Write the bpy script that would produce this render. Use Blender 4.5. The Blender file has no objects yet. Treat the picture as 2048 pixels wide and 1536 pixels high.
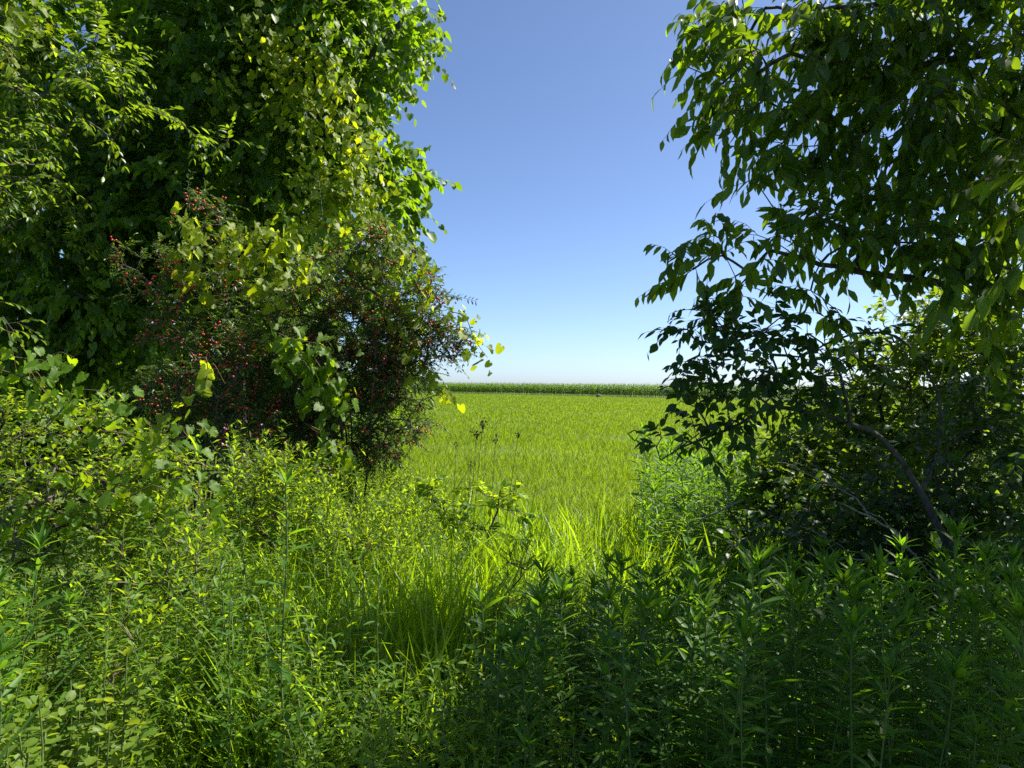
import bpy, math
import numpy as np
from mathutils import Matrix, Vector

R = math.radians
rng = np.random.default_rng(11)
scene = bpy.context.scene
COL = scene.collection

# ------------------------------------------------------------------ camera
F, CAMZ = 1450.0, 1.7                      # focal length in photo pixels (2048 wide), eye height
PITCH, ROLL = math.atan(7 / F), R(0.8)
cam_d = bpy.data.cameras.new('camera')
cam_d.sensor_width = 36.0
cam_d.lens = 36.0 * F / 2048
cam_d.clip_start = 0.05
cam_d.clip_end = 8000
cam = bpy.data.objects.new('camera', cam_d)
COL.objects.link(cam)
CAMROT = (Matrix.Rotation(R(90) + PITCH, 4, 'X') @ Matrix.Rotation(ROLL, 4, 'Z'))
cam.matrix_world = Matrix.Translation((0, 0, CAMZ)) @ CAMROT
scene.camera = cam
CR = np.array(CAMROT.to_3x3())

# ------------------------------------------------------------------ sky, sun, exposure
SUN_AZ, SUN_EL = R(73), R(51)              # azimuth to the right of the view direction (+Y)
world = bpy.data.worlds.new('World')
scene.world = world
world.use_nodes = True
wn = world.node_tree
bg = wn.nodes['Background']
sky = wn.nodes.new('ShaderNodeTexSky')
sky.sky_type = 'NISHITA'
sky.sun_disc = False
sky.sun_elevation = SUN_EL
sky.sun_rotation = SUN_AZ
sky.altitude = 200
sky.air_density = 0.6
sky.dust_density = 0.9
sky.ozone_density = 4.6
wn.links.new(sky.outputs[0], bg.inputs[0])
bg.inputs[1].default_value = 0.085
sun_d = bpy.data.lights.new('sun', 'SUN')
sun_d.energy = 5.0
sun_d.angle = R(0.55)
sun_d.color = (1.0, 0.94, 0.84)
sun = bpy.data.objects.new('sun', sun_d)
COL.objects.link(sun)
SDIR = np.array([math.sin(SUN_AZ) * math.cos(SUN_EL), math.cos(SUN_AZ) * math.cos(SUN_EL), math.sin(SUN_EL)])
sun.rotation_euler = Vector(SDIR).to_track_quat('Z', 'Y').to_euler()
sun.location = tuple(SDIR * 30)
vs = scene.view_settings
vs.view_transform = 'Standard'
vs.look = 'None'
vs.gamma = 1.0
vs.exposure = 1.34
scene.cycles.use_denoising = False
scene.cycles.max_bounces = 6
scene.cycles.diffuse_bounces = 4
scene.cycles.glossy_bounces = 2
scene.cycles.transmission_bounces = 5
scene.cycles.sample_clamp_indirect = 6.0
scene.cycles.use_adaptive_sampling = False


# ------------------------------------------------------------------ numeric helpers
def at(px, py, Y):
    """A point of the place seen at photo pixel (px, py), Y metres ahead."""
    d = CR @ np.array([px - 1024.0, -(py - 768.0), -F])
    d = d / d[1] * Y
    return d + np.array([0, 0, CAMZ])


def pix(P):
    q = (np.asarray(P, float) - np.array([0, 0, CAMZ])) @ CR
    return 1024 + q[:, 0] / -q[:, 2] * F, 768 - q[:, 1] / -q[:, 2] * F, -q[:, 2]


def nrm(a):
    return a / np.maximum(np.linalg.norm(a, axis=-1, keepdims=True), 1e-9)


def frames(axis, normal):
    a = nrm(axis)
    x = nrm(np.cross(a, normal))
    n = np.cross(x, a)
    return np.stack([x, a, n], axis=-1)     # columns: across, along, up


def rnd(*s):
    return rng.standard_normal(s)


# ------------------------------------------------------------------ leaf templates (base at origin, length 1 along +Y)
def leaf(widths, ts, fold=0.25, curl=0.18, stalk=0.0, twist=0.0):
    """Folded blade with a midrib: returns verts, tris, rib value."""
    V, T, rib = [], [], []
    def z(t): return -curl * t * t
    y0 = stalk
    V.append((0, y0, z(y0))); rib.append(0)
    prev = None
    for w, t in zip(widths, ts):
        y = y0 + (1 - y0) * t
        i = len(V)
        V += [(0, y, z(y)), (-w, y, z(y) + w * fold), (w, y, z(y) + w * fold + twist * w * t)]
        rib += [0, 1, 1]
        if prev is None:
            T += [(0, i, i + 1), (0, i + 2, i)]
        else:
            T += [(prev, i, i + 1), (prev, i + 1, prev + 1), (prev, prev + 2, i + 2), (prev, i + 2, i)]
        prev = i
    i = len(V)
    V.append((0, 1, z(1))); rib.append(0)
    T += [(prev, i, prev + 1), (prev, prev + 2, i)]
    if stalk:
        k = len(V)
        V += [(-.012, 0, .0), (.012, 0, .0), (.012, y0, z(y0)), (-.012, y0, z(y0))]
        rib += [0, 0, 0, 0]
        T += [(k, k + 1, k + 2), (k, k + 2, k + 3)]
    return np.array(V, float), np.array(T, int), np.array(rib, float)


def lobed(teeth=13, lobes=0.16, heart=0.16, fold=0.22, curl=0.25, stalk=0.35, seed=0):
    """Grape leaf: heart-shaped, three shallow lobes, toothed edge, on a stalk."""
    r = np.random.default_rng(seed)
    V, rib = [(0, 0, 0)], [0]
    n = teeth * 2
    for k in range(n + 1):
        a = -math.pi * 0.86 + 2 * math.pi * 0.86 * k / n           # 0 = tip
        rad = 0.50 + lobes * math.cos(3 * a) * 0.55 + 0.13 * math.cos(a)
        rad *= 1.0 + (0.075 if k % 2 == 0 else -0.075)
        rad *= 1 + r.uniform(-.05, .05)
        if k in (0, n): rad = 0.40
        V.append((rad * math.sin(a) * 1.02, rad * math.cos(a), 0)); rib.append(1)
    V = np.array(V)
    V[:, 1] += 0.08
    V[0, 1] = 0.0
    V[:, 2] = np.abs(V[:, 0]) * fold - curl * np.maximum(V[:, 1], 0) ** 2 + 0.05 * np.sin(7 * V[:, 0] + 5 * V[:, 1])
    V[:, 0] *= .9; V[:, 1] = V[:, 1] + stalk
    T = [(0, k + 1, k) for k in range(1, n + 1)]
    k = len(V)
    V = np.vstack([V, [(-.011, 0, .05), (.011, 0, .05), (.011, stalk, 0), (-.011, stalk, 0)]])
    T += [(k, k + 1, k + 2), (k, k + 2, k + 3)]
    return V, np.array(T, int), np.array(rib + [0, 0, 0, 0], float)


def blade(w=0.02, segs=3, bend=0.35):
    V, T = [], []
    for i in range(segs):
        t = i / segs
        ww = w * (1 - 0.55 * t * t)
        V += [(-ww, t * (1 - .25 * bend * t), -bend * t * t), (ww, t * (1 - .25 * bend * t), -bend * t * t)]
        if i:
            a = 2 * i - 2
            T += [(a, a + 1, a + 3), (a, a + 3, a + 2)]
    V.append((0, 1 - .25 * bend, -bend))
    a = 2 * segs - 2
    T.append((a, a + 1, a + 2))
    return np.array(V, float), np.array(T, int), np.ones(len(V))


def bare(t, k=2):
    V, T, r = t
    return V[:-4], T[:-k], r[:-4]                   # the same leaf without its stalk


TMP = {
    'drooping_rest': [leaf((.21, .17), (.36, .68), .18, .12), leaf((.19, .16), (.34, .7), .35, .28, 0, .25)],
    'tiny': [leaf((.15,), (.42,), .3, .2), leaf((.14,), (.5,), .12, .1, 0, .4)],
    'field_far': [(np.array([(-.032, 0, 0), (.032, 0, 0), (.0, .9, -.25)]), np.array([(0, 1, 2)]), np.ones(3)), (np.array([(-.036, 0, 0), (.036, 0, 0), (.0, .97, -.08)]), np.array([(0, 1, 2)]), np.ones(3))],
    'drooping': [leaf((.15, .225, .155, .045), (.2, .45, .72, .91), .18, .12, .10),
                 leaf((.13, .21, .16, .04), (.2, .45, .74, .92), .35, .28, .10, .25)],
    'dogwood': [leaf((.22, .27, .16, .045), (.22, .45, .72, .91), .30, .25, .10),
                leaf((.20, .25, .16, .04), (.22, .45, .72, .91), .12, .10, .10, -.2)],
    'lance': [leaf((.065, .085, .055), (.2, .45, .75), .35, .30),
              leaf((.06, .09, .06), (.2, .45, .75), .20, .15, 0, .4)],
    'small': [leaf((.20, .22), (.3, .65), .3, .15), leaf((.18, .24), (.3, .65), .15, .05, 0, .4)],
    'slim': [leaf((.12, .13), (.3, .65), .3, .22), leaf((.10, .14), (.3, .65), .1, .1, 0, .5)],
    'broad': [leaf((.30, .34, .22), (.25, .5, .8), .2, .2, .1), leaf((.27, .36, .2), (.25, .5, .8), .3, .3, .1, .3)],
    'oval': [leaf((.26, .33, .26), (.22, .5, .8), .22, .18, .12)],
    'grape': [lobed(seed=1), lobed(seed=2, lobes=.22, curl=.4, fold=.35), lobed(seed=3, lobes=.10, curl=.15, fold=.1)],
    'grape_far': [lobed(teeth=6, lobes=.08, fold=.12, curl=.2, seed=4), lobed(teeth=6, lobes=.05, seed=5, curl=.35, fold=.2)],
    'maple': [bare(lobed(teeth=3, lobes=.22, curl=.3, stalk=.2, seed=6)), bare(lobed(teeth=4, lobes=.2, fold=.35, stalk=.2, seed=7))],
    'blade': [blade(.022, 3, .35), blade(.018, 3, .12), blade(.02, 4, .7)],
    'field': [blade(.035, 2, .25), blade(.03, 2, .55), blade(.04, 2, .08)],
}


# ------------------------------------------------------------------ mesh helpers
def mesh(name, V, T, mat, rib=None, smooth=True):
    me = bpy.data.meshes.new(name)
    V = np.ascontiguousarray(V, np.float32); T = np.ascontiguousarray(T, np.int32)
    me.vertices.add(len(V)); me.vertices.foreach_set('co', V.ravel())
    me.loops.add(T.size); me.loops.foreach_set('vertex_index', T.ravel())
    me.polygons.add(len(T))
    me.polygons.foreach_set('loop_start', np.arange(0, T.size, 3, dtype=np.int32))
    me.polygons.foreach_set('loop_total', np.full(len(T), 3, np.int32))
    if smooth:
        me.polygons.foreach_set('use_smooth', np.ones(len(T), bool))
    if rib is not None:
        at_ = me.attributes.new('rib', 'FLOAT', 'POINT')
        at_.data.foreach_set('value', np.ascontiguousarray(rib, np.float32))
    me.materials.append(mat)
    me.update(calc_edges=True)
    return me


def join(parts):
    """[(V,T,rib)] -> one (V,T,rib)"""
    Vs, Ts, Rs, o = [], [], [], 0
    for V, T, r in parts:
        if len(V) == 0: continue
        Vs.append(V); Ts.append(T + o); Rs.append(r if r is not None else np.zeros(len(V))); o += len(V)
    return np.vstack(Vs), np.vstack(Ts), np.concatenate(Rs)


class Leaves:
    """A bag of leaf placements (position, frame, size)."""
    def __init__(self, pos=None, rot=None, sc=None):
        self.pos = np.zeros((0, 3)) if pos is None else pos
        self.rot = np.zeros((0, 3, 3)) if rot is None else rot
        self.sc = np.zeros(0) if sc is None else sc

    def add(self, o):
        self.pos = np.vstack([self.pos, o.pos]); self.rot = np.concatenate([self.rot, o.rot]); self.sc = np.concatenate([self.sc, o.sc])
        return self

    def sub(self, m):
        return Leaves(self.pos[m], self.rot[m], self.sc[m])

    def __len__(self):
        return len(self.sc)


def stamp(temps, L, off=(0, 0, 0)):
    """All leaves of L as one mesh's arrays; templates take turns."""
    out = []
    n = len(temps)
    for k, (V, T, rib) in enumerate(temps):
        s = slice(k, None, n)
        pos, rot, sc = L.pos[s] - np.asarray(off), L.rot[s], L.sc[s]
        if len(sc) == 0: continue
        W = np.einsum('nij,vj->nvi', rot * sc[:, None, None], V) + pos[:, None, :]
        TT = T[None] + (np.arange(len(sc)) * len(V))[:, None, None]
        out.append((W.reshape(-1, 3), TT.reshape(-1, 3), np.tile(rib, len(sc))))
    return join(out)


def tubes(A, B, ra, rb, dirA=None, sides=5):
    """Frustums from A to B."""
    A, B = np.asarray(A, float), np.asarray(B, float)
    d = nrm(B - A)
    da = d if dirA is None else nrm(dirA)
    ref = np.array([.31, .17, .93])
    def ring(c, d_, r):
        u = nrm(np.cross(d_, ref)); v = np.cross(d_, u)
        a = np.arange(sides) / sides * 2 * np.pi
        return c[:, None] + r[:, None, None] * (np.cos(a)[None, :, None] * u[:, None] + np.sin(a)[None, :, None] * v[:, None])
    ra = np.broadcast_to(ra, len(A)).astype(float); rb = np.broadcast_to(rb, len(A)).astype(float)
    V = np.concatenate([ring(A, da, ra), ring(B, d, rb)], axis=1)
    i = np.arange(sides); j = (i + 1) % sides
    T = np.concatenate([np.stack([i, j, j + sides], 1), np.stack([i, j + sides, i + sides], 1)])
    T = T[None] + (np.arange(len(A)) * 2 * sides)[:, None, None]
    return V.reshape(-1, 3), T.reshape(-1, 3), np.zeros(len(A) * 2 * sides)


def smooth_path(P, step):
    """Catmull-Rom resample of a polyline."""
    P = np.asarray(P, float)
    Q = np.vstack([2 * P[0] - P[1], P, 2 * P[-1] - P[-2]])
    out = []
    for k in range(1, len(Q) - 2):
        n = max(2, int(np.linalg.norm(Q[k + 1] - Q[k]) / step))
        t = (np.arange(n) / n)[:, None]
        p0, p1, p2, p3 = Q[k - 1], Q[k], Q[k + 1], Q[k + 2]
        out.append(.5 * ((2 * p1) + (-p0 + p2) * t + (2 * p0 - 5 * p1 + 4 * p2 - p3) * t ** 2 + (-p0 + 3 * p1 - 3 * p2 + p3) * t ** 3))
    out.append(P[-1:])
    return np.vstack(out)


def limb_geo(P, r0, r1, sides=8, step=.08, knob=.0):
    P = smooth_path(P, step)
    P = P + knob * rnd(len(P), 3)
    n = len(P)
    r = np.linspace(r0, r1, n) * (1 + .06 * rnd(n))
    d = np.gradient(P, axis=0)
    ref = np.array([.31, .17, .93])
    u = nrm(np.cross(nrm(d), ref)); v = np.cross(nrm(d), u)
    a = np.arange(sides) / sides * 2 * np.pi
    V = P[:, None] + r[:, None, None] * (np.cos(a)[None, :, None] * u[:, None] + np.sin(a)[None, :, None] * v[:, None])
    i = np.arange(sides); j = (i + 1) % sides
    T = np.concatenate([np.stack([i, j, j + sides], 1), np.stack([i, j + sides, i + sides], 1)])
    T = T[None] + (np.arange(n - 1) * sides)[:, None, None]
    return (V.reshape(-1, 3), T.reshape(-1, 3), np.zeros(n * sides)), P


# ------------------------------------------------------------------ objects
def thing(name, label, cat, loc, group=None):
    o = bpy.data.objects.new(name, None)
    COL.objects.link(o)
    o.empty_display_size = .1
    o.location = tuple(loc)
    o['label'] = label; o['category'] = cat
    if group: o['group'] = group
    return o


def part(name, geo, mat, parent=None, kind=None, smooth=True):
    V, T, rib = geo
    off = np.array(parent.location) if parent is not None else np.zeros(3)
    if parent is not None and parent.parent is not None:
        off = off + np.array(parent.parent.location)
    o = bpy.data.objects.new(name, mesh(name, V - off, T, mat, rib, smooth))
    COL.objects.link(o)
    o.parent = parent
    if kind: o['kind'] = kind
    return o


def link_mesh(name, me, parent, M, kind=None):
    o = bpy.data.objects.new(name, me)
    COL.objects.link(o)
    o.parent = parent
    o.matrix_basis = M
    if kind: o['kind'] = kind
    return o


LEAFMESH = {}
def leaf_parts(L, kind, mat, parent, name='leaf'):
    """Each leaf its own object, sharing the mesh of its template."""
    temps = TMP[kind]
    off = np.array(parent.location)
    for i in range(len(L)):
        k = i % len(temps)
        key = (kind, k, mat.name)
        if key not in LEAFMESH:
            LEAFMESH[key] = mesh(name, temps[k][0], temps[k][1], mat, temps[k][2])
        M = Matrix.Identity(4)
        r = L.rot[i] * L.sc[i]; p = L.pos[i] - off
        for a in range(3):
            for b in range(3):
                M[a][b] = r[a, b]
            M[a][3] = p[a]
        link_mesh(name, LEAFMESH[key], parent, M)


def split_largest(L, n, margin=30):
    """Mask of the n leaves that show largest inside the frame."""
    x, y, d = pix(L.pos)
    s = L.sc / np.maximum(d, .1)
    ok = (d > .2) & (x > -margin) & (x < 2048 + margin) & (y > -margin) & (y < 1536 + margin)
    s = np.where(ok, s, -1) * rng.uniform(.8, 1.2, len(s))
    m = np.zeros(len(s), bool)
    m[np.argsort(-s)[:n]] = True
    return m & ok


def foliage(L, kind, mat, parent, nparts, leaf_name='leaf', rest_name='foliage'):
    m = split_largest(L, nparts) if nparts else np.zeros(len(L), bool)
    if nparts:
        leaf_parts(L.sub(m), kind, mat, parent, leaf_name)
    if (~m).any():
        part(rest_name, stamp(TMP.get(kind + '_rest', TMP[kind]), L.sub(~m)), mat, parent, 'stuff')


# ------------------------------------------------------------------ materials
def nodes(m):
    m.use_nodes = True
    nt = m.node_tree
    nt.nodes.clear()
    return nt, nt.nodes, nt.links


def leaf_mat(name, c1, c2, trans, tfac=.45, rough=.42, spec=.5, ribcol=None):
    """Leaf: gloss over diffuse, mixed with light passing through; each leaf its own shade of green."""
    m = bpy.data.materials.new(name)
    nt, N, K = nodes(m)
    out = N.new('ShaderNodeOutputMaterial')
    geo = N.new('ShaderNodeNewGeometry'); oi = N.new('ShaderNodeObjectInfo')
    add = N.new('ShaderNodeMath'); add.operation = 'ADD'
    K.new(geo.outputs['Random Per Island'], add.inputs[0]); K.new(oi.outputs['Random'], add.inputs[1])
    fr = N.new('ShaderNodeMath'); fr.operation = 'FRACT'
    K.new(add.outputs[0], fr.inputs[0])
    mix = N.new('ShaderNodeMix'); mix.data_type = 'RGBA'
    mix.inputs['A'].default_value = (*c1, 1); mix.inputs['B'].default_value = (*c2, 1)
    K.new(fr.outputs[0], mix.inputs['Factor'])
    col = mix.outputs['Result']
    # blotchy ageing inside a leaf
    tc = N.new('ShaderNodeTexCoord')
    no = N.new('ShaderNodeTexNoise'); no.inputs['Scale'].default_value = 3.0; no.inputs['Detail'].default_value = 2
    K.new(tc.outputs['Object'], no.inputs['Vector'])
    hs = N.new('ShaderNodeHueSaturation')
    mr = N.new('ShaderNodeMapRange')
    mr.inputs['From Min'].default_value = .3; mr.inputs['From Max'].default_value = .7
    mr.inputs['To Min'].default_value = .8; mr.inputs['To Max'].default_value = 1.2
    K.new(no.outputs['Fac'], mr.inputs['Value']); K.new(mr.outputs[0], hs.inputs['Value'])
    K.new(col, hs.inputs['Color'])
    col = hs.outputs[0]
    if ribcol:
        at_ = N.new('ShaderNodeAttribute'); at_.attribute_name = 'rib'
        r2 = N.new('ShaderNodeMapRange')
        r2.inputs['From Min'].default_value = .03; r2.inputs['From Max'].default_value = .12
        r2.inputs['To Min'].default_value = .7; r2.inputs['To Max'].default_value = 0
        K.new(at_.outputs['Fac'], r2.inputs['Value'])
        mx = N.new('ShaderNodeMix'); mx.data_type = 'RGBA'
        K.new(r2.outputs[0], mx.inputs['Factor']); K.new(col, mx.inputs['A'])
        mx.inputs['B'].default_value = (*ribcol, 1)
        col = mx.outputs['Result']
    p = N.new('ShaderNodeBsdfPrincipled')
    K.new(col, p.inputs['Base Color'])
    p.inputs['Roughness'].default_value = rough
    p.inputs['Specular IOR Level'].default_value = spec
    t = N.new('ShaderNodeBsdfTranslucent')
    tm = N.new('ShaderNodeMix'); tm.data_type = 'RGBA'; tm.blend_type = 'MULTIPLY'
    tm.inputs['Factor'].default_value = 1
    tv = N.new('ShaderNodeMapRange')
    tv.inputs['To Min'].default_value = .65; tv.inputs['To Max'].default_value = 1.15
    K.new(fr.outputs[0], tv.inputs['Value'])
    tm.inputs['A'].default_value = (*trans, 1)
    K.new(tv.outputs[0], tm.inputs['B'])
    K.new(tm.outputs['Result'], t.inputs['Color'])
    ms = N.new('ShaderNodeMixShader'); ms.inputs[0].default_value = tfac
    K.new(p.outputs[0], ms.inputs[1]); K.new(t.outputs[0], ms.inputs[2])
    K.new(ms.outputs[0], out.inputs[0])
    return m


def solid_mat(name, c1, c2, scale=20, rough=.8, bump=0.0, stretch=None):
    m = bpy.data.materials.new(name)
    nt, N, K = nodes(m)
    out = N.new('ShaderNodeOutputMaterial')
    p = N.new('ShaderNodeBsdfPrincipled')
    tc = N.new('ShaderNodeTexCoord'); mp = N.new('ShaderNodeMapping')
    if stretch: mp.inputs['Scale'].default_value = stretch
    K.new(tc.outputs['Object'], mp.inputs['Vector'])
    no = N.new('ShaderNodeTexNoise'); no.inputs['Scale'].default_value = scale; no.inputs['Detail'].default_value = 5
    K.new(mp.outputs[0], no.inputs['Vector'])
    r = N.new('ShaderNodeValToRGB')
    r.color_ramp.elements[0].position = .35; r.color_ramp.elements[1].position = .68
    r.color_ramp.elements[0].color = (*c1, 1); r.color_ramp.elements[1].color = (*c2, 1)
    K.new(no.outputs['Fac'], r.inputs[0]); K.new(r.outputs[0], p.inputs['Base Color'])
    p.inputs['Roughness'].default_value = rough
    if bump:
        b = N.new('ShaderNodeBump'); b.inputs['Strength'].default_value = bump; b.inputs['Distance'].default_value = .01
        K.new(no.outputs['Fac'], b.inputs['Height']); K.new(b.outputs[0], p.inputs['Normal'])
    K.new(p.outputs[0], out.inputs[0])
    return m


M = {
    'grape': leaf_mat('grape_leaf', (.052, .118, .007), (.090, .165, .010), (.42, .62, .010), .52, .5, .28, (.16, .20, .05)),
    'grape_sunlit': leaf_mat('sunlit_grape_leaf', (.095, .155, .008), (.14, .185, .010), (.57, .68, .010), .55, .5, .32, (.2, .22, .05)),  # grape leaf again, sunlight put into its brighter, yellower colour
    'maple': leaf_mat('dark_tree_leaf', (.026, .074, .007), (.055, .115, .010), (.30, .50, .008), .46, .45, .35),
    'ash': leaf_mat('ash_leaf', (.034, .085, .010), (.065, .125, .012), (.32, .48, .012), .45, .40, .45),
    'drooping': leaf_mat('drooping_tree_leaf', (.026, .066, .010), (.050, .105, .012), (.32, .50, .010), .50, .40, .4, (.06, .11, .02)),
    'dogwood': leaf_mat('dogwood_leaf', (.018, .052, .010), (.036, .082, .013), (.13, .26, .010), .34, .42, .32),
    'honey': leaf_mat('honeysuckle_leaf', (.028, .066, .014), (.055, .100, .020), (.16, .27, .02), .35, .42, .45),
    'brush': leaf_mat('shrub_leaf', (.030, .080, .009), (.070, .130, .012), (.32, .46, .010), .45, .42, .35),
    'golden': leaf_mat('goldenrod_leaf', (.032, .092, .010), (.060, .138, .013), (.26, .50, .012), .44, .5, .28, (.09, .15, .05)),
    'herb': leaf_mat('herb_leaf', (.055, .130, .008), (.100, .185, .012), (.47, .64, .012), .50, .5, .25),
    'jewel': leaf_mat('jewelweed_leaf', (.075, .145, .016), (.125, .185, .022), (.46, .58, .03), .45, .5, .28),
    'field': leaf_mat('field_grass_blade', (.080, .138, .007), (.132, .190, .010), (.385, .55, .008), .46, .5, .3),
    'grass': leaf_mat('tall_grass_blade', (.070, .155, .008), (.125, .205, .012), (.46, .68, .010), .52, .45, .35),
    'maize': leaf_mat('maize_leaf', (.045, .110, .012), (.085, .165, .016), (.28, .48, .015), .42, .40, .45),
    'bark': solid_mat('tree_bark', (.035, .028, .022), (.11, .095, .08), 30, .9, .6, (1, 1, .35)),
    'grey_bark': solid_mat('dogwood_bark', (.035, .032, .028), (.095, .088, .078), 40, .85, .5, (1, 1, .4)),
    'twig': solid_mat('twig_bark', (.05, .035, .02), (.10, .075, .045), 60, .85),
    'dead': solid_mat('dead_wood', (.16, .145, .12), (.30, .28, .24), 50, .85, .3),
    'stem': solid_mat('green_stem', (.06, .10, .025), (.11, .15, .04), 30, .6),
    'redstem': solid_mat('reddish_tendril', (.20, .09, .03), (.28, .15, .04), 30, .6),
    'berry': solid_mat('red_berry', (.34, .018, .014), (.50, .045, .03), 8, .35),
    'seed': solid_mat('bulrush_seed_head', (.018, .012, .008), (.05, .03, .018), 60, .9),
    'flower': solid_mat('magenta_petal', (.30, .09, .22), (.42, .18, .34), 20, .6),
    'pale': solid_mat('pale_flower', (.30, .32, .16), (.42, .42, .24), 30, .7),
    'tassel': solid_mat('maize_tassel', (.16, .17, .06), (.24, .23, .09), 30, .8),
}


def ground_mat():
    m = bpy.data.materials.new('meadow_soil')
    nt, N, K = nodes(m)
    out = N.new('ShaderNodeOutputMaterial'); p = N.new('ShaderNodeBsdfPrincipled')
    tc = N.new('ShaderNodeTexCoord')
    n1 = N.new('ShaderNodeTexNoise'); n1.inputs['Scale'].default_value = .35; n1.inputs['Detail'].default_value = 8
    n2 = N.new('ShaderNodeTexNoise'); n2.inputs['Scale'].default_value = 9; n2.inputs['Detail'].default_value = 6
    K.new(tc.outputs['Object'], n1.inputs['Vector']); K.new(tc.outputs['Object'], n2.inputs['Vector'])
    a = N.new('ShaderNodeMath'); a.operation = 'ADD'
    K.new(n1.outputs['Fac'], a.inputs[0]); K.new(n2.outputs['Fac'], a.inputs[1])
    r = N.new('ShaderNodeValToRGB')
    e = r.color_ramp.elements
    e[0].position = .36; e[0].color = (.045, .078, .005, 1)
    e[1].position = .66; e[1].color = (.080, .125, .006, 1)
    h = N.new('ShaderNodeMath'); h.operation = 'MULTIPLY'; h.inputs[1].default_value = .5
    K.new(a.outputs[0], h.inputs[0]); K.new(h.outputs[0], r.inputs[0])
    K.new(r.outputs[0], p.inputs['Base Color'])
    p.inputs['Roughness'].default_value = .95
    b = N.new('ShaderNodeBump'); b.inputs['Strength'].default_value = .6; b.inputs['Distance'].default_value = .05
    K.new(n2.outputs['Fac'], b.inputs['Height']); K.new(b.outputs[0], p.inputs['Normal'])
    K.new(p.outputs[0], out.inputs[0])
    return m


# ================================================================== the setting
def build_ground():
    S = 3500.0
    xs = np.unique(np.concatenate([np.linspace(-S, -60, 12), np.linspace(-60, 60, 61), np.linspace(60, S, 12)]))
    ys = np.unique(np.concatenate([np.linspace(-S, -20, 10), np.linspace(-20, 100, 61), np.linspace(100, S, 14)]))
    X, Y = np.meshgrid(xs, ys)
    near = np.exp(-(X ** 2 + Y ** 2) / 60 ** 2)
    Z = near * (.03 * np.sin(X * .8 + 1) * np.cos(Y * .6) - .02)
    V = np.stack([X, Y, Z], -1).reshape(-1, 3)
    nx, ny = len(xs), len(ys)
    i, j = np.meshgrid(np.arange(nx - 1), np.arange(ny - 1))
    a = (j * nx + i).ravel()
    T = np.concatenate([np.stack([a, a + 1, a + nx + 1], 1), np.stack([a, a + nx + 1, a + nx], 1)])
    o = part('ground', (V, T, np.zeros(len(V))), ground_mat())
    o['kind'] = 'structure'
    o['label'] = 'flat grassy ground reaching to the horizon'
    o['category'] = 'ground'


def grass_layer(P, length, temps, lean=.35, wind=(.12, .05)):
    n = len(P)
    ax = np.stack([rnd(n) * lean + wind[0], rnd(n) * lean + wind[1], np.ones(n)], 1)
    nm = np.stack([rnd(n), rnd(n), .2 * np.ones(n)], 1)
    return Leaves(P, frames(ax, nm), length)


def build_field():
    """Young even grass crop from the weedy margin to the maize."""
    n, half = 560000, R(29)
    d = (5.4 ** .25 + rng.uniform(0, 1, n) * (185 ** .25 - 5.4 ** .25)) ** 4     # thins out evenly with distance
    a = rng.uniform(-half, half, n)
    P = np.stack([d * np.sin(a), d * np.cos(a), np.full(n, -.02)], 1)
    # keep in front of the maize edge, thin out where patches grow poorly
    keep = P[:, 1] < MAIZE_Y0 + MAIZE_SLOPE * P[:, 0] - .3
    patch = np.sin(P[:, 0] * .7 + 2 * np.sin(P[:, 1] * .31)) + np.sin(P[:, 1] * .9 + P[:, 0] * .4)
    keep &= rng.uniform(0, 1, n) < np.clip(.95 + .06 * patch, .8, 1)
    P, patch = P[keep], patch[keep]
    Lv = grass_layer(P, np.clip(.148 + .03 * rnd(len(P)) + .012 * patch, .07, .3), TMP['field'], .42)
    wide = np.ones(len(Lv)); dd = np.hypot(Lv.pos[:, 0], Lv.pos[:, 1])
    wide = np.clip(dd / 12, .6, 9)
    near = dd < 13 + 4 * rng.uniform(-1, 1, len(Lv))
    Lv.rot = Lv.rot.copy(); Lv.rot[:, :, 0] *= wide[:, None]
    o = part('field_grass', join([stamp(TMP['field'], Lv.sub(near)), stamp(TMP['field_far'], Lv.sub(~near))]), M['field'], None, 'stuff')
    o['label'] = 'even bright yellow-green grass crop covering the open field'
    o['category'] = 'grass'


MAIZE_SLOPE = -.907
MAIZE_Y0 = 190 - MAIZE_SLOPE * -15.6


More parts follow.
